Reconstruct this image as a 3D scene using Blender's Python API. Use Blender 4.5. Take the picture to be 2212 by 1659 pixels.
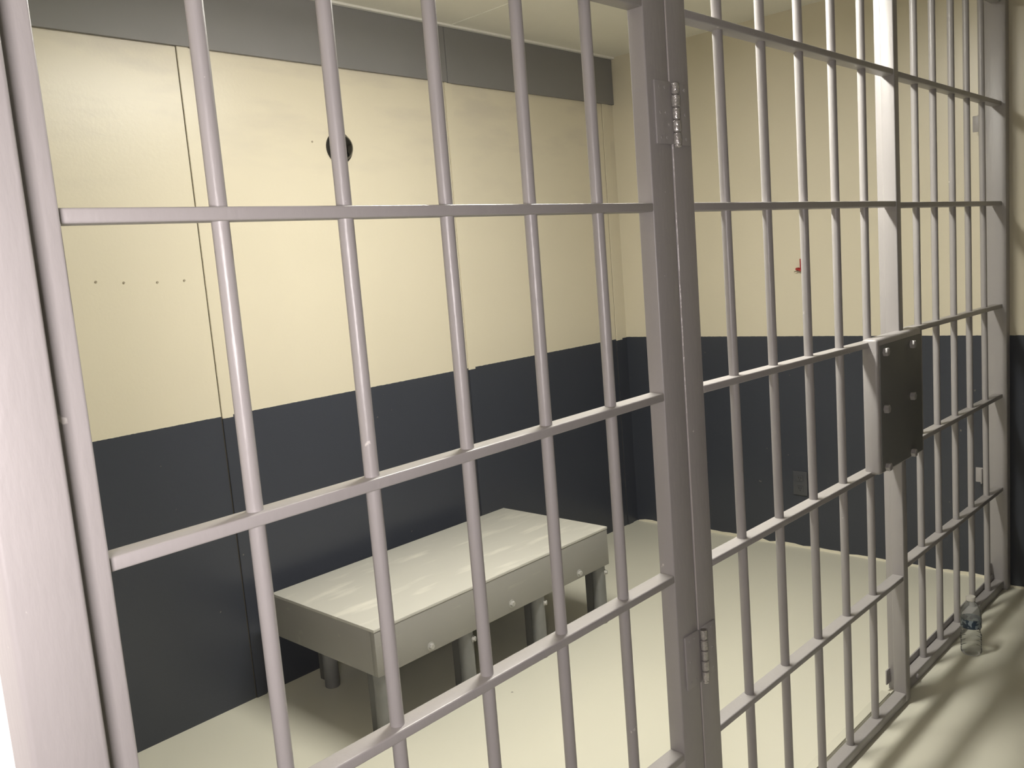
import bpy, bmesh, math, random
from mathutils import Vector, Matrix
random.seed(4)
for o in list(bpy.data.objects):
    bpy.data.objects.remove(o)
S = bpy.context.scene
COL = S.collection

# ------------------------------------------------------------ camera
F_PX = 1896.4
YAW, PITCH, ROLL, CAM_H = -45.4844, -7.6594, -4.573, 1.4258
y_, p_, r_ = (math.radians(a) for a in (YAW, PITCH, ROLL))
fw = Vector((math.sin(-y_) * math.cos(p_), math.cos(y_) * math.cos(p_), math.sin(p_)))
rt = fw.cross(Vector((0, 0, 1))).normalized()
up = rt.cross(fw)
rt2 = rt * math.cos(r_) + up * math.sin(r_)
up2 = -rt * math.sin(r_) + up * math.cos(r_)
cd = bpy.data.cameras.new('camera')
cd.sensor_width = 36.0
cd.lens = F_PX / 2212 * 36.0
cd.clip_start = 0.02
cam = bpy.data.objects.new('camera', cd)
COL.objects.link(cam)
m = Matrix.Identity(4)
for i in range(3):
    m[i][0], m[i][1], m[i][2] = rt2[i], up2[i], -fw[i]
m[0][3], m[1][3], m[2][3] = 0.0, -1.0, CAM_H
cam.matrix_world = m
S.camera = cam

# ------------------------------------------------------------ world, lights, exposure
S.view_settings.view_transform = 'Standard'
S.view_settings.look = 'None'
S.view_settings.exposure = 0.0
S.view_settings.gamma = 1.0
S.view_settings.use_curve_mapping = False
w = bpy.data.worlds.new('world')
S.world = w
w.use_nodes = True
w.node_tree.nodes['Background'].inputs[0].default_value = (0.9, 0.95, 1, 1)
w.node_tree.nodes['Background'].inputs[1].default_value = 0.005

CEIL = 2.428
def area(name, loc, rot, sx, sy, power, col, spread=180):
    l = bpy.data.lights.new(name, 'AREA')
    l.shape = 'RECTANGLE'; l.size = sx; l.size_y = sy
    l.energy = power; l.color = col; l.spread = math.radians(spread)
    o = bpy.data.objects.new(name, l); COL.objects.link(o)
    o.location = loc; o.rotation_euler = rot
    return o
# the lit wraparound lens of the ceiling fixture (built below) lights the cell;
# this is the photographer's own small light, held beside the camera
hl = area('hand_lamp', (-.24, -1.02, 1.38), (0, 0, 0), .30, .30, 15.4, (1, .90, .895), 136)
hl.rotation_euler = Vector((.42, .90, -.08)).to_track_quat('-Z', 'Y').to_euler()

# ------------------------------------------------------------ materials
def nt(name):
    mt = bpy.data.materials.new(name); mt.use_nodes = True
    n = mt.node_tree.nodes; l = mt.node_tree.links
    return mt, n, l, n['Principled BSDF']
def N(n, t, **k):
    x = n.new(t)
    for a, b in k.items():
        if a in x.bl_rna.properties: setattr(x, a, b)
        else: x.inputs[a].default_value = b
    return x
def mixc(n, l, fac, a, b):
    x = n.new('ShaderNodeMix'); x.data_type = 'RGBA'
    for sock, v in ((x.inputs[0], fac), (x.inputs[6], a), (x.inputs[7], b)):
        if hasattr(v, 'links'): l.new(v, sock)
        elif isinstance(v, (int, float)): sock.default_value = v
        else: sock.default_value = (*v, 1)
    return x.outputs[2]
def ramp(n, l, src, a, b):
    r = n.new('ShaderNodeMapRange'); r.clamp = True
    l.new(src, r.inputs[0]); r.inputs[1].default_value = a; r.inputs[2].default_value = b
    return r.outputs[0]
def noise(n, l, scale, detail=3, vec=None, rough=.5):
    x = n.new('ShaderNodeTexNoise'); x.inputs['Scale'].default_value = scale
    x.inputs['Detail'].default_value = detail; x.inputs['Roughness'].default_value = rough
    if vec is not None: l.new(vec, x.inputs['Vector'])
    return x.outputs[0]
def coords(n, l, scale=(1, 1, 1)):
    g = n.new('ShaderNodeNewGeometry')
    mp = n.new('ShaderNodeMapping'); mp.inputs['Scale'].default_value = scale
    l.new(g.outputs['Position'], mp.inputs['Vector'])
    return mp.outputs[0]
def bump(n, l, src, strength, dist, bs):
    b = n.new('ShaderNodeBump'); b.inputs['Strength'].default_value = strength
    b.inputs['Distance'].default_value = dist
    l.new(src, b.inputs['Height']); l.new(b.outputs[0], bs.inputs['Normal'])
def simple(name, col, rough=.5, metal=0, bumpv=None, var=0):
    mt, n, l, b = nt(name)
    b.inputs['Roughness'].default_value = rough; b.inputs['Metallic'].default_value = metal
    v = coords(n, l)
    if var:
        f = noise(n, l, 6, 4, v)
        l.new(mixc(n, l, f, [c * (1 - var) for c in col], [min(1, c * (1 + var)) for c in col]), b.inputs['Base Color'])
    else:
        b.inputs['Base Color'].default_value = (*col, 1)
    if bumpv: bump(n, l, noise(n, l, bumpv[0], 3, v), bumpv[1], bumpv[2], b)
    return mt

BEIGE = (.67, .62, .485)
BLUE = (.047, .052, .066)
STEEL = (.352, .336, .332)
def wall_paint(name, zline, streak=False):
    mt, n, l, b = nt(name)
    g = n.new('ShaderNodeNewGeometry'); s = n.new('ShaderNodeSeparateXYZ')
    l.new(g.outputs['Position'], s.inputs[0])
    v = coords(n, l)
    j = noise(n, l, 60, 2, v)
    a = n.new('ShaderNodeMath'); a.operation = 'MULTIPLY_ADD'
    l.new(j, a.inputs[0]); a.inputs[1].default_value = .003; a.inputs[2].default_value = zline - .0015
    gt = n.new('ShaderNodeMath'); gt.operation = 'GREATER_THAN'
    l.new(s.outputs[2], gt.inputs[0]); l.new(a.outputs[0], gt.inputs[1])
    f = noise(n, l, 2.2, 4, v)
    bei = mixc(n, l, f, [c * .97 for c in BEIGE], [c * 1.03 for c in BEIGE])
    if streak:   # smeared paint high on the panels, its duller colour also dims the wall top
        v2 = coords(n, l, (1.6, 1, 5.5))
        sp = ramp(n, l, noise(n, l, 1.7, 4, v2), .50, .68)
        zz = ramp(n, l, s.outputs[2], 1.55, 2.1)
        mm = n.new('ShaderNodeMath'); mm.operation = 'MULTIPLY'; l.new(sp, mm.inputs[0]); l.new(zz, mm.inputs[1])
        bei = mixc(n, l, mm.outputs[0], bei, (.60, .555, .45))
    # small pale chips in the dark dado
    ch = ramp(n, l, noise(n, l, 48, 2, v), .765, .80)
    blu = mixc(n, l, ch, BLUE, (.2, .19, .17))
    l.new(mixc(n, l, gt.outputs[0], blu, bei), b.inputs['Base Color'])
    b.inputs['Roughness'].default_value = .33
    bump(n, l, noise(n, l, 90, 3, v), .08, .004, b)
    return mt
M = {}
M['wall'] = wall_paint('panel_wall_paint', 1.002, True)
M['wall_b'] = wall_paint('plaster_wall_paint', 1.004)
M['trim_p'] = wall_paint('batten_paint', .995)
def steel(name, col, wear=.0):
    mt, n, l, b = nt(name)
    v = coords(n, l)
    f = noise(n, l, 9, 4, v)
    c = mixc(n, l, f, [x * .95 for x in col], [x * 1.05 for x in col])
    chip = ramp(n, l, noise(n, l, 38, 3, v), .745, .775)
    c = mixc(n, l, chip, c, (.62, .60, .57))
    l.new(c, b.inputs['Base Color'])
    b.inputs['Roughness'].default_value = .36
    vv = coords(n, l, (1, 1, .25))
    bump(n, l, noise(n, l, 110, 3, vv), .16, .004, b)
    return mt
M['steel'] = steel('painted_steel', STEEL)
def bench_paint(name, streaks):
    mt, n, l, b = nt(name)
    base = (.49, .485, .44) if streaks else (.285, .28, .255)  # same paint all round: light on top and shade on sides put into colour
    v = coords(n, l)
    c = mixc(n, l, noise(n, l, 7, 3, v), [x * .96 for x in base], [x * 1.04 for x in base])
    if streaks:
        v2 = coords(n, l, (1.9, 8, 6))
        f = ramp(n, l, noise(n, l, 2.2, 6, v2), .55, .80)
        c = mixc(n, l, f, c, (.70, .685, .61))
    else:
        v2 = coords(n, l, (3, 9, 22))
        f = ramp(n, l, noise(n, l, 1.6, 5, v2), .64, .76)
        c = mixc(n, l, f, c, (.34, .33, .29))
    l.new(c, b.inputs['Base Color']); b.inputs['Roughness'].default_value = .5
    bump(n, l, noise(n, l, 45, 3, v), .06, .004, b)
    return mt
M['bench_top'] = bench_paint('bench_paint_lit', True)
M['bench'] = bench_paint('bench_paint_shaded', False)
def floor_mat():
    mt, n, l, b = nt('painted_concrete')
    v = coords(n, l)
    c = mixc(n, l, noise(n, l, 1.6, 4, v), (.62, .61, .515), (.68, .665, .56))
    sp = ramp(n, l, noise(n, l, 26, 2, v), .775, .80)
    c = mixc(n, l, sp, c, (.25, .24, .20))
    l.new(c, b.inputs['Base Color'])
    b.inputs['Roughness'].default_value = .34
    bump(n, l, noise(n, l, 14, 3, v), .05, .01, b)
    return mt
M['floor'] = floor_mat()
M['band'] = simple('grey_band_paint', (.215, .212, .215), .5, bumpv=(60, .05, .004), var=.05)
M['ceil'] = simple('ceiling_tile', (.84, .825, .74), .9, bumpv=(260, .25, .003), var=.03)
M['tee'] = simple('ceiling_grid_white', (.90, .89, .84), .5)
M['white'] = simple('white_wall_paint', (.88, .87, .83), .6, bumpv=(80, .05, .004))
M['hall'] = simple('hall_wall_paint', (.06, .062, .07), .6, bumpv=(80, .05, .004))
M['pipe'] = simple('worn_grey_pipe', (.19, .193, .185), .4, bumpv=(30, .25, .004), var=.5)
M['legplate'] = simple('leg_plate_grey', (.13, .13, .125), .5, var=.1)
M['bolt'] = simple('painted_bolt', (.40, .395, .37), .35, .15, var=.15)
M['knuckle'] = simple('chipped_hinge_metal', (.62, .60, .57), .24, .55, bumpv=(130, .5, .005), var=.35)
M['knuckle_dark'] = simple('hinge_joint_dark', (.16, .15, .14), .5)  # dark tone of the pin that shows between the knuckles
M['dome'] = simple('black_dome_plastic', (.006, .006, .006), .08)
M['dome_ring'] = simple('black_ring', (.012, .012, .012), .4)
M['outlet'] = simple('painted_outlet', (.075, .078, .086), .25)
M['slot'] = simple('outlet_slot', (.008, .008, .008), .6)
M['red'] = simple('red_plastic', (.32, .02, .02), .4)
M['wire'] = simple('dull_wire', (.12, .10, .06), .5)
M['lockface'] = simple('lock_plate_paint', (.155, .155, .152), .5, bumpv=(40, .1, .004))
M['hole'] = simple('wall_plug', (.32, .28, .20), .7)
M['caulk'] = simple('cream_caulk', (.72, .68, .54), .5, bumpv=(70, .6, .006))
M['joint'] = simple('panel_joint_shade', (.09, .075, .045), .8)
M['gap'] = simple('paint_bead', (.44, .41, .39), .3, bumpv=(90, .5, .004))
def emis(name, col, s):
    mt, n, l, b = nt(name)
    b.inputs['Base Color'].default_value = (.9, .9, .85, 1)
    b.inputs['Emission Color'].default_value = (*col, 1); b.inputs['Emission Strength'].default_value = s
    return mt
M['diff'] = emis('lamp_diffuser', (1, .965, .88), 11)
M['diffb'] = emis('lamp_bottom_lens', (1, .965, .88), 152)
def pet():
    mt = bpy.data.materials.new('clear_plastic'); mt.use_nodes = True
    n = mt.node_tree.nodes; l = mt.node_tree.links; n.clear()
    o = n.new('ShaderNodeOutputMaterial'); tr = n.new('ShaderNodeBsdfTransparent'); gl = n.new('ShaderNodeBsdfGlossy')
    df = n.new('ShaderNodeBsdfDiffuse'); df.inputs[0].default_value = (.7, .72, .70, 1)
    tr.inputs[0].default_value = (.95, .96, .95, 1); gl.inputs['Roughness'].default_value = .08
    lw = n.new('ShaderNodeLayerWeight'); lw.inputs[0].default_value = .10
    m1 = n.new('ShaderNodeMixShader'); m1.inputs[0].default_value = .20
    l.new(tr.outputs[0], m1.inputs[1]); l.new(df.outputs[0], m1.inputs[2])
    m2 = n.new('ShaderNodeMixShader'); l.new(lw.outputs['Fresnel'], m2.inputs[0])
    l.new(m1.outputs[0], m2.inputs[1]); l.new(gl.outputs[0], m2.inputs[2]); l.new(m2.outputs[0], o.inputs[0])
    return mt
M['pet'] = pet()
M['cap'] = simple('white_cap', (.62, .60, .55), .4)
def label():
    mt, n, l, b = nt('bottle_label')
    v = coords(n, l, (1, 1, 1))
    f = ramp(n, l, noise(n, l, 75, 1, v), .50, .54)
    c = mixc(n, l, f, (.035, .055, .085), (.24, .29, .33))
    l.new(c, b.inputs['Base Color']); b.inputs['Roughness'].default_value = .3
    return mt
M['label'] = label()

# ------------------------------------------------------------ mesh helpers
def box(bm, x0, x1, y0, y1, z0, z1, bev=0, seg=2, z0b=None, z1b=None):
    """box; z0b/z1b give the heights at the x1 end (a rail that is not quite level)"""
    z0b = z0 if z0b is None else z0b; z1b = z1 if z1b is None else z1b
    co = [(x0, y0, z0), (x1, y0, z0b), (x1, y1, z0b), (x0, y1, z0), (x0, y0, z1), (x1, y0, z1b), (x1, y1, z1b), (x0, y1, z1)]
    vs = [bm.verts.new(c) for c in co]
    fs = [bm.faces.new([vs[i] for i in f]) for f in ((0, 3, 2, 1), (4, 5, 6, 7), (0, 1, 5, 4), (1, 2, 6, 5), (2, 3, 7, 6), (3, 0, 4, 7))]
    if bev:
        es = list({e for f in fs for e in f.edges})
        bmesh.ops.bevel(bm, geom=es, offset=bev, segments=seg, affect='EDGES', profile=.5)
    return vs
def cyl(bm, a, b, r, seg=20, r2=None):
    a, b = Vector(a), Vector(b); d = (b - a)
    q = d.to_track_quat('Z', 'Y'); r2 = r if r2 is None else r2
    ra, rb = [], []
    for i in range(seg):
        t = 2 * math.pi * i / seg
        e = Vector((math.cos(t), math.sin(t), 0))
        ra.append(bm.verts.new(a + q @ (e * r))); rb.append(bm.verts.new(b + q @ (e * r2)))
    for i in range(seg):
        j = (i + 1) % seg
        bm.faces.new((ra[i], ra[j], rb[j], rb[i]))
    bm.faces.new(ra[::-1]); bm.faces.new(rb)
def lathe(bm, prof, c=(0, 0, 0), seg=32, axis='Z'):
    rings = []
    for r, z in prof:
        ring = []
        for i in range(seg):
            t = 2 * math.pi * i / seg
            p = Vector((r * math.cos(t), r * math.sin(t), z))
            if axis == '-Y': p = Vector((p.x, -p.z, p.y))
            ring.append(bm.verts.new(p + Vector(c)))
        rings.append(ring)
    for k in range(len(rings) - 1):
        for i in range(seg):
            j = (i + 1) % seg
            bm.faces.new((rings[k][i], rings[k][j], rings[k + 1][j], rings[k + 1][i]))
    bm.faces.new(rings[0][::-1]); bm.faces.new(rings[-1])
def build(name, bm, mat, parent=None, smooth=True):
    bmesh.ops.recalc_face_normals(bm, faces=bm.faces[:])
    me = bpy.data.meshes.new(name); bm.to_mesh(me); bm.free()
    if mat: me.materials.append(mat)
    if smooth:
        for p in me.polygons: p.use_smooth = True
        me.set_sharp_from_angle(angle=math.radians(32))
    o = bpy.data.objects.new(name, me); COL.objects.link(o)
    if parent:
        o.parent = parent
        o.matrix_parent_inverse = Matrix.Translation(-parent.location) if parent.type == 'EMPTY' and parent.rotation_euler.z == 0 else Matrix.Identity(4)
    return o
def nb(): return bmesh.new()
def B(name, mat, parent, *a, **k):
    bm = nb(); box(bm, *a, **k); return build(name, bm, mat, parent)
def Cc(name, mat, parent, a, b, r, **k):
    bm = nb(); cyl(bm, a, b, r, **k); return build(name, bm, mat, parent)
def thing(name, label, cat, loc=(0, 0, 0), rz=0, group=None):
    o = bpy.data.objects.new(name, None); COL.objects.link(o)
    o.location = loc; o.rotation_euler = (0, 0, rz); o.empty_display_size = .1
    o['label'] = label; o['category'] = cat
    if group: o['group'] = group
    return o
def struct(o):
    o['kind'] = 'structure'; return o

# ------------------------------------------------------------ room shell
LX, YC = 3.787, 1.81
FA = -.0209                       # the end wall is not quite square to the bars
AN = math.radians(1.62)           # nor is the bench wall quite parallel
def ywall(x): return YC + (x - LX) * math.tan(AN)
def xwall(y): return LX + FA * y
STEP = -.02                       # corridor floor level; cell slab is at 0
X0, YF = -2.4, -3.6

bm = nb()
def quad_prism(bm, pts, z0, z1):
    a = [bm.verts.new((x, y, z0)) for x, y in pts]; b = [bm.verts.new((x, y, z1)) for x, y in pts]
    n = len(pts)
    for i in range(n): bm.faces.new((a[i], a[(i + 1) % n], b[(i + 1) % n], b[i]))
    bm.faces.new(a[::-1]); bm.faces.new(b)
quad_prism(bm, [(X0 - .1, YF - .1), (4.1, YF - .1), (4.1, .03), (X0 - .1, .03)], -.15, STEP)
quad_prism(bm, [(X0 - .1, .03), (4.1, .03), (4.1, 2.1), (X0 - .1, 2.1)], -.15, 0)
struct(build('floor', bm, M['floor'], smooth=False))
bm = nb()
quad_prism(bm, [(X0 - .1, YF - .1), (4.1, YF - .1), (4.1, 2.1), (X0 - .1, 2.1)], CEIL, CEIL + .1)
struct(build('ceiling', bm, M['ceil'], smooth=False))
bm = nb()
quad_prism(bm, [(-.3, ywall(-.3)), (LX + .1, ywall(LX + .1)), (LX + .1, 2.1), (-.3, 2.1)], -.1, CEIL + .02)
wall_back = struct(build('wall_back', bm, M['wall'], smooth=False))
bm = nb()
quad_prism(bm, [(xwall(YF), YF), (4.05, YF), (4.05, 2.0), (xwall(2.0), 2.0)], -.1, CEIL + .02)
wall_right = struct(build('wall_right', bm, M['wall_b'], smooth=False))
bm = nb()
quad_prism(bm, [(-.12, .03), (0.0, .03), (0.0, 2.0), (-.12, 2.0)], -.1, CEIL + .02)
struct(build('wall_left', bm, M['wall_b'], smooth=False))
bm = nb()
quad_prism(bm, [(X0, -.01), (.228, -.01), (.228, .06), (X0, .06)], -.1, CEIL + .02)
struct(build('wall_middle', bm, M['white'], smooth=False))
bm = nb()
quad_prism(bm, [(X0, YF), (4.05, YF), (4.05, YF - .1), (X0, YF - .1)], -.1, CEIL + .02)
struct(build('wall_front', bm, M['hall'], smooth=False))
bm = nb()
quad_prism(bm, [(X0 - .1, YF), (X0, YF), (X0, .1), (X0 - .1, .1)], -.1, CEIL + .02)
struct(build('wall_corridor', bm, M['hall'], smooth=False))

# battens over the panel joints of the bench wall
def along(x, d, z): return (x, ywall(x) - d, z)
def wall_strip(name, mat, x0, x1, z0, z1, t, parent=None, back=.0):
    bm = nb()
    pts = [(x0, ywall(x0) - t), (x1, ywall(x1) - t), (x1, ywall(x1) + back), (x0, ywall(x0) + back)]
    quad_prism(bm, pts, z0, z1)
    es = [e for e in bm.edges if abs(e.verts[0].co.z - e.verts[1].co.z) > .01]
    bmesh.ops.bevel(bm, geom=es, offset=.0012, segments=2, affect='EDGES')
    return build(name, bm, mat, parent)
for i, (a, b) in enumerate(((1.392, 1.432), (2.562, 2.602), (3.655, 3.705))):
    struct(wall_strip('trim_%d' % (i + 1), M['trim_p'], a, b, .0, 2.2, .005, back=.002))
for i, (a, b) in enumerate(((1.3885, 1.3925), (2.5590, 2.5610), (3.6520, 3.6550))):
    struct(wall_strip('trim_%d' % (10 + i), M['joint'], a, b, .0, 2.2, .0008, back=.002))  # dark strips on the surface, painting the shadow gap beside each batten
# grey head band in two lengths, white wall angle of the ceiling grid above it
struct(wall_strip('trim_4', M['band'], .02, 2.572, 2.198, CEIL - .010, .014, back=.001))
struct(wall_strip('trim_5', M['band'], 2.574, 3.745, 2.196, CEIL - .010, .014, back=.001))
struct(wall_strip('trim_6', M['tee'], .02, 3.765, CEIL - .009, CEIL - .0005, .030, back=.001))
# ceiling grid tees
for i, (a, b, c, d) in enumerate(((2.606, 2.630, .0, 1.76), (1.386, 1.410, .0, 1.74))):
    struct(B('trim_%d' % (7 + i), M['ceil'], None, a, b, c, d, CEIL - .003, CEIL + .004))
struct(B('trim_9', M['ceil'], None, .02, 3.76, 1.168, 1.192, CEIL - .0025, CEIL + .004))
# ragged bead of cream floor paint along the foot of the end wall
bm = nb()
prev = None
for k in range(100):
    y = -2.4 + k * (4.2 / 99)
    h = .006 + .007 * random.random() if k % 9 else .002
    t = .004 + .005 * random.random()
    base = STEP if y < .03 else 0
    cur = [bm.verts.new((xwall(y) - t, y, base - .002)), bm.verts.new((xwall(y) - t * .6, y, base + h)), bm.verts.new((xwall(y) + .001, y, base + h + .002))]
    if prev:
        bm.faces.new((prev[0], prev[1], cur[1], cur[0])); bm.faces.new((prev[1], prev[2], cur[2], cur[1]))
    prev = cur
struct(build('baseboard_right', bm, M['caulk']))
# four filled plug holes in the first wall panel, and one beside the dome
for x, z in ((1.042, 1.476), (1.125, 1.468), (1.231, 1.462), (1.321, 1.462), (1.875, 1.925)):
    bm = nb(); cyl(bm, along(x, -.001, z), along(x, .0025, z), .0035, seg=10)
    build('screw_plug', bm, M['hole'], wall_back)

# ------------------------------------------------------------ ceiling lamps
lx0, lx1, ly0, ly1, lz0 = 1.42, 2.26, .385, .515, CEIL - .075
t = thing('ceiling_light', 'surface mounted ceiling light with a lit wraparound lens above the cell', 'ceiling light', ((lx0 + lx1) / 2, (ly0 + ly1) / 2, CEIL))
B('housing', M['tee'], t, lx0 - .012, lx1 + .012, ly0 - .004, ly1 + .004, CEIL - .014, CEIL + .001)
for a in ((lx0 - .012, lx0), (lx1, lx1 + .012)):
    B('end_cap', M['tee'], t, *a, ly0 - .004, ly1 + .004, lz0 - .003, CEIL - .013, bev=.003)
bm = nb()
box(bm, lx0 + .0005, lx1 - .0005, ly0, ly1, lz0, CEIL - .0145)
lg = [e for e in bm.edges if abs(e.verts[0].co.x - e.verts[1].co.x) > .1 and e.verts[0].co.z < lz0 + .01]
bmesh.ops.bevel(bm, geom=lg, offset=.018, segments=4, affect='EDGES')
ln = build('lens', bm, M['diff'], t)
ln.data.materials.append(M['diffb'])
for p in ln.data.polygons:
    if p.normal.z < -.9: p.material_index = 1

# ------------------------------------------------------------ the barred front
WR, WB, TH = .020, .0145, .0165
TOP = CEIL
def rail(parent, x0, x1, zt0, zt1, dy=0, th=TH, y0=None, y1=None):
    bm = nb()
    box(bm, x0, x1, -WR + dy if y0 is None else y0, WB + dy if y1 is None else y1, zt0 - th, zt0, bev=.0028, seg=3, z0b=zt1 - th, z1b=zt1)
    return build('rail', bm, M['steel'], parent)
def weld(bm, x, y, z, r):
    lathe(bm, [(r + .0055, 0), (r + .0030, .0016), (r + .0006, .0048)], (x, y, z), 20)
def bar(parent, x0, sl, z0, dy=0, r=.0108):
    bm = nb(); cyl(bm, (x0 + sl * z0, dy, z0), (x0 + sl * TOP, dy, TOP), r, seg=28)
    return build('bar', bm, M['steel'], parent)
def post(name, parent, x0, x1, y0, y1, z0, z1=TOP, bev=.004):
    return B(name, M['steel'], parent, x0, x1, y0, y1, z0, z1, bev=bev, seg=3)
def lerp(a, b, t): return a + (b - a) * t

# left fixed panel
left = thing('barred_panel', 'wide grey steel bar panel left of the hinged gate, nearest and tallest in view', 'jail bars', (.3, 0, STEP))
post('corner_post', left, .228, .3010, -.072, .016, STEP, bev=.006)
post('post', left, .3012, .3428, -.0340, .016, STEP, bev=.004)
post('jamb', left, 1.4175, 1.4905, -WR - .0005, .0155, STEP, bev=.003)
for zt0, zt1 in ((2.262, 2.262), (1.897, 1.897), (1.5226, 1.5226), (1.1430, 1.1555), (.7680, .7825), (.3975, .3975)):
    rail(left, .333, 1.419, zt0, zt1)
rail(left, .333, 1.419, .016, .016, th=.036)
for x0, sl in ((.5348, .0013), (.7202, .0004), (.9064, -.0002), (1.0903, .0016), (1.2744, -.0017)):
    bar(left, x0, sl, .016)

# the hinged gate
DX0, DX1 = 1.4937, 1.5628
door = thing('cell_gate', 'grey steel barred gate between the hinge post and the lock box', 'gate', (1.4937, 0, STEP))
post('hinge_stile', door, DX0, DX1, -WR, .0155, STEP + .008, bev=.003)
post('lock_stile', door, 2.6265, 2.6600, -.0215, .0170, STEP + .008, bev=.003)
for zt0, zt1 in ((2.262, 2.262), (1.897, 1.890), (1.5228, 1.5226), (1.1485, 1.1365), (.7735, .7715), (.3960, .3970)):
    rail(door, 1.561, 2.628, zt0, zt1)
rail(door, 1.561, 2.628, .016, .0155, th=.028)
for x0, sl in ((1.7256, -.0057), (1.9011, -.0011), (2.0844, .0004), (2.2593, .0050), (2.4381, .0080)):
    bar(door, x0, sl, .016)
# paint bead in the joint of gate and jamb
bm = nb(); prev = None
for k in range(140):
    z = 0 + k * TOP / 139
    x = 1.4938 + .0006 * math.sin(z * 9) + random.uniform(-.0003, .0003)
    wd = random.uniform(.0008, .0018)
    cur = [bm.verts.new((x - wd, -.0196, z)), bm.verts.new((x, -.0215, z)), bm.verts.new((x + wd, -.0196, z))]
    if prev:
        bm.faces.new((prev[0], prev[1], cur[1], cur[0])); bm.faces.new((prev[1], prev[2], cur[2], cur[1]))
    prev = cur
build('paint_bead', bm, M['gap'], door)

def hinge(z0, z1):
    hz = (z1 - z0)
    bm = nb()
    box(bm, 1.437, 1.4885, -.0250, -.0206, z0, z1, bev=.0012)
    jf = build('hinge_leaf', bm, M['steel'], left)
    bm = nb(); box(bm, 1.505, 1.554, -.0228, -.0201, z0, z1, bev=.001)
    lf = build('hinge_leaf', bm, M['steel'], door)
    bm = nb(); xk = 1.4985; yk = -.0290
    e = [0, .115, .30, .34, .58, .62, .85, .88, 1.0]
    n = 5
    for i in range(n):
        a = z0 + hz * i / n; b = z0 + hz * (i + 1) / n - .0022
        rr = (.0076, .0080, .0073, .0080, .0074)[i]
        lathe(bm, [(rr * .8, a), (rr, a + .0015), (rr, b - .0015), (rr * .8, b)], (xk, yk, 0), 20)
    lathe(bm, [(.004, z0 - .006), (.0068, z0 - .004), (.0068, z0 - .0005), (.0062, z0)], (xk, yk, 0), 18)
    bm2 = nb(); cyl(bm2, (xk, yk, z0 + .002), (xk, yk, z1 - .002), .0064, seg=16)
    build('hinge_pin', bm2, M['knuckle_dark'], lf)
    k = build('knuckle', bm, M['knuckle'], lf); k['label'] = 'bare chipped metal knuckle'
    for zz in (z0 + .012, (z0 + z1) / 2, z1 - .012):
        for xx in (1.452, 1.470, 1.520, 1.540):
            bm = nb(); lathe(bm, [(.0034, 0), (.0028, .0009)], (xx, -.0248 if xx < 1.5 else -.0227, zz), 12, axis='-Y')
            build('screw', bm, M['steel'], jf if xx < 1.5 else lf)
hinge(1.633, 1.751)
hinge(.528, .643)

# lock box on the gate
lk = B('lock_box', M['steel'], door, 2.405, 2.735, -.045, -.0005, .765, 1.147, bev=.008, seg=3)
plate = B('cover_plate', M['lockface'], lk, 2.416, 2.728, -.0475, -.043, .772, 1.128, bev=.0015)
plate['label'] = 'darker bolted cover plate'
for x, z in ((2.445, 1.108), (2.645, 1.106), (2.443, .948), (2.640, .953), (2.446, .782), (2.640, .782)):
    bm = nb(); lathe(bm, [(.0125, 0), (.0125, .011), (.0095, .013)], (x, -.0474, z), 6, axis='-Y')
    build('bolt', bm, M['steel'], lk, smooth=False)

# right fixed panel, set back a little behind the gate
DY = .0255
right = thing('barred_panel', 'far grey steel bar panel between the lock box and the end wall', 'jail bars', (3.2, DY, STEP))
post('strike_post', right, 2.6615, 2.690, DY - .016, DY + .022, STEP, bev=.003)
post('wall_post', right, 3.7450, 3.7860, -.010, .074, STEP, bev=.003)
for zt0, zt1 in ((2.262, 2.262), (1.899, 1.890), (1.5215, 1.5213), (1.139, 1.1305), (.7810, .7792), (.4020, .4035)):
    rail(right, 2.688, 3.747, zt0, zt1, dy=DY)
rail(right, 2.688, 3.747, .016, .0165, dy=DY, th=.036)
for x0, sl in ((2.9069, .0039), (3.0735, .0010), (3.2499, .0015), (3.4222, -.0059), (3.6090, -.0160)):
    bar(right, x0, sl, .016, dy=DY)
for z in (1.82, .445):
    B('mounting_tab', M['steel'], right, 3.715, 3.748, .074, .079, z - .030, z + .030, bev=.002)
    B('mounting_tab', M['steel'], right, 3.742, 3.748, .070, .105, z - .030, z + .030, bev=.002)

# upstand of the sill angle behind the far panel, its end tab, one anchor bolt
B('sill_angle', M['steel'], right, 2.70, 3.742, .0415, .0465, STEP, .038, bev=.0015)
B('sill_tab', M['steel'], right, 2.636, 2.701, .0415, .0465, .022, .070, bev=.002)
B('sill_tab', M['steel'], right, 3.700, 3.742, .0470, .0520, 0, .085, bev=.004)
bm = nb(); lathe(bm, [(.0085, 0), (.0085, .003), (.006, .006)], (2.79, DY - WR, .000), 16, axis='-Y')
build('bolt', bm, M['steel'], right)
# flat strip on the slab edge in the gateway
tag = B('threshold_strip', M['floor'], None, 1.50, 2.63, .031, .056, .0002, .0045, bev=.001)
tag['label'] = 'thin cream-painted strip on the floor edge behind the barred gate'; tag['category'] = 'threshold'

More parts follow.
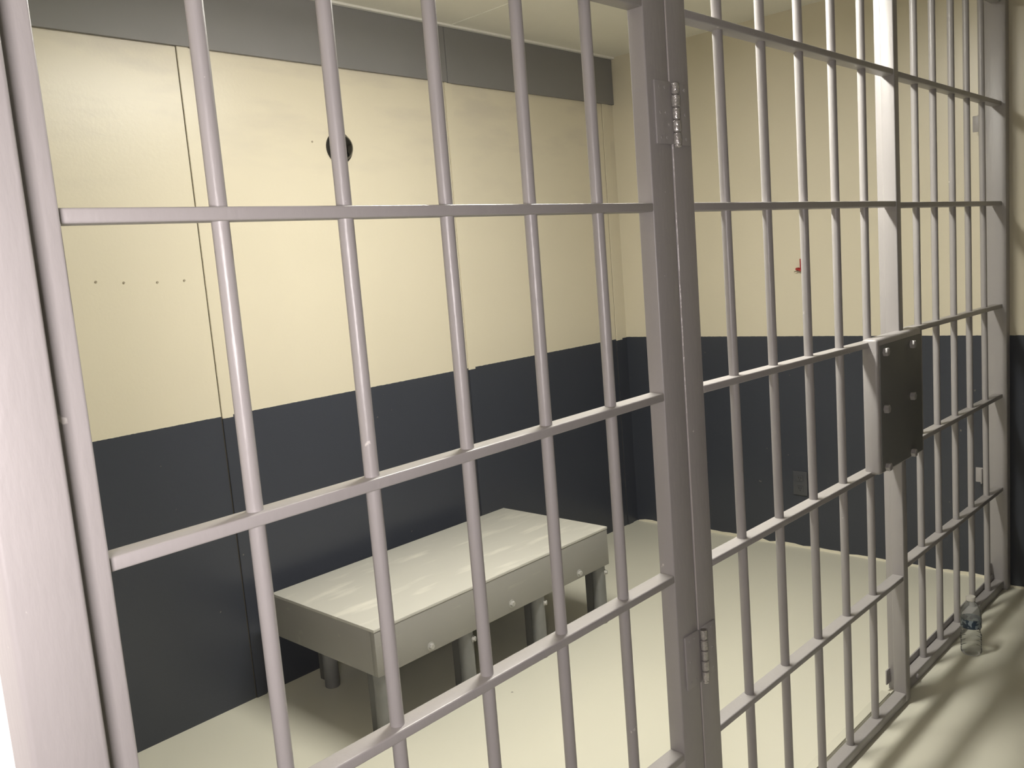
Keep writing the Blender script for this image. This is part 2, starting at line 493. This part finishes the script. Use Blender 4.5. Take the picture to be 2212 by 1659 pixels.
# ------------------------------------------------------------ bench
BZ, BH = .388, .152
BL = Vector((1.449, 1.082, 0)); BR = Vector((2.600, 1.101, 0))
rz = math.atan2(BR.y - BL.y, BR.x - BL.x); L = (BR - BL).length; W_ = .560
bench = thing('bench', 'grey painted box bench on pipe legs along the back wall of the cell', 'bench', BL, rz)
def bb(name, mat, parent, *a, **k):
    bm = nb(); box(bm, *a, **k); return build(name, bm, mat, parent)
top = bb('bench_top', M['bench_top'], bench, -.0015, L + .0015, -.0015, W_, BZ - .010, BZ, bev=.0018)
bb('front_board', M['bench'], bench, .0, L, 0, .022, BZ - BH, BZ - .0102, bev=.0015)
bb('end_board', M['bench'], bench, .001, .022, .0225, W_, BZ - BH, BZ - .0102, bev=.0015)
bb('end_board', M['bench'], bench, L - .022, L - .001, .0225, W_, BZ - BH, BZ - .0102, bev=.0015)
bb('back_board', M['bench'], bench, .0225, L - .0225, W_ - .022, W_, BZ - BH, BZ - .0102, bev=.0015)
def hexbolt(parent, x, y, z, s=1.0, dirx=0):
    bm = nb()
    lathe(bm, [(.0140 * s, 0), (.0140 * s, .0020)], (0, 0, 0), 20, axis='-Y')
    lathe(bm, [(.0100 * s, .0018), (.0100 * s, .0095), (.0080 * s, .0110)], (0, 0, 0), 6, axis='-Y')
    bmesh.ops.rotate(bm, verts=bm.verts[:], cent=(0, 0, 0), matrix=Matrix.Rotation(dirx, 3, 'Z'))
    bmesh.ops.translate(bm, verts=bm.verts[:], vec=(x, y, z))
    b = build('bolt', bm, M['bolt'], parent, smooth=False); return b
for x, z in ((.212, .256), (.590, .266), (.965, .257)):
    hexbolt(bench, x, 0, z)
PR = .0265
def leg(x, fy, front):
    bm = nb(); lathe(bm, [(PR - .002, 0), (PR, .002), (PR, BZ - .03)], (x, fy, 0), 28)
    lg = build('leg', bm, M['pipe'], bench)
    bm = nb(); box(bm, x - .004, x + .003, fy + PR - .006, fy + PR + .040, .010, BZ - .03, bev=.001)
    build('leg_plate', bm, M['legplate'], lg)
    if front:
        a = math.radians(28)
        hexbolt(lg, x + math.sin(a) * PR, fy - math.cos(a) * PR + .001, .205, .85, a)
for x in (.035, .392, .757, 1.122): leg(x, .034, True)
for x in (.165, .60, .98): leg(x, W_ - .055, False)

# ------------------------------------------------------------ small things
# dome camera
dome = thing('security_camera', 'black dome security camera on the cream wall above the bench', 'security camera', along(1.992, 0, 1.908))
dx, dy_, dz = along(1.992, 0, 1.908)
def wall_lathe(name, mat, prof, parent, seg=40):
    bm = nb(); lathe(bm, prof, (0, 0, 0), seg, axis='-Y')
    bmesh.ops.rotate(bm, verts=bm.verts[:], cent=(0, 0, 0), matrix=Matrix.Rotation(AN, 3, 'Z'))
    bmesh.ops.translate(bm, verts=bm.verts[:], vec=(dx, dy_, dz))
    return build(name, bm, mat, parent)
wall_lathe('base_ring', M['dome_ring'], [(.0580, -.001), (.0580, .007), (.054, .012), (.050, .012)], dome)
wall_lathe('lens_dome', M['dome'], [(.0500 * math.cos(t * math.pi / 2 / 12), .009 + .040 * math.sin(t * math.pi / 2 / 12)) for t in range(12)] + [(.0008, .049)], dome)

# outlet, painted over, on the end wall
def far(y, d, z): return (xwall(y) - d, y, z)
out = thing('wall_outlet', 'wall outlet painted over dark blue low on the end wall', 'outlet', far(.868, 0, .313))
B('cover_plate', M['outlet'], out, xwall(.868) - .007, xwall(.868) + .002, .833, .903, .256, .370, bev=.002)
for zc in (.338, .288):
    bm = nb(); box(bm, xwall(.868) - .0085, xwall(.868) - .0065, .853, .883, zc - .014, zc + .014, bev=.0008)
    s_ = build('socket', bm, M['outlet'], out)
    bm = nb()
    for yy, h in ((.862, .007), (.874, .009)):
        box(bm, xwall(.868) - .0089, xwall(.868) - .008, yy - .0012, yy + .0012, zc - h / 2 + .003, zc + h / 2 + .003)
    cyl(bm, (xwall(.868) - .0089, .868, zc - .008), (xwall(.868) - .008, .868, zc - .008), .0022, seg=12)
    build('slots', bm, M['slot'], s_)

# red hook
hk = thing('wall_hook', 'small red plastic hook stuck on the cream end wall', 'hook', far(.825, 0, 1.33))
xw = xwall(.825)
B('hook_plate', M['red'], hk, xw - .005, xw + .001, .812, .834, 1.303, 1.354, bev=.002)
bm = nb(); cyl(bm, (xw - .004, .840, 1.309), (xw - .022, .840, 1.309), .0065, seg=16); cyl(bm, (xw - .018, .840, 1.309), (xw - .018, .822, 1.300), .0045, seg=12)
build('hook_knob', bm, M['red'], hk)
Cc('hook_wire', M['wire'], hk, (xw - .014, .836, 1.303), (xw - .016, .856, 1.297), .0016, seg=8)

# water bottle
bx, by = 3.100, -.066
bt = thing('water_bottle', 'small clear plastic water bottle with a blue label on the corridor floor', 'bottle', (bx, by, STEP))
prof = [(.022, .000), (.029, .001), (.032, .006)]
z = .010
for k in range(4):
    prof += [(.0328, z), (.0328, z + .008), (.0302, z + .012), (.0302, z + .014)]; z += .0165
prof += [(.0290, .080), (.0285, .086), (.0310, .092), (.0325, .096), (.0325, .128), (.0325, .134), (.0315, .146), (.0285, .159), (.0230, .171), (.0165, .180), (.0130, .185), (.0125, .189), (.0125, .196)]
bm = nb(); lathe(bm, prof, (bx, by, STEP), 36)
build('bottle_body', bm, M['pet'], bt)
bm = nb(); n = 36
lab = [(.0330, .0965), (.0330, .1275), (.0327, .1275), (.0327, .0965)]
rg = [[bm.verts.new((bx + r * math.cos(2 * math.pi * i / n), by + r * math.sin(2 * math.pi * i / n), STEP + zz)) for i in range(n)] for r, zz in lab]
for k in range(4):
    for i in range(n):
        bm.faces.new((rg[k][i], rg[k][(i + 1) % n], rg[(k + 1) % 4][(i + 1) % n], rg[(k + 1) % 4][i]))
build('label', bm, M['label'], bt)
bm = nb(); lathe(bm, [(.0135, .189), (.0150, .190), (.0150, .202), (.0140, .204)], (bx, by, STEP), 28)
build('cap', bm, M['cap'], bt)
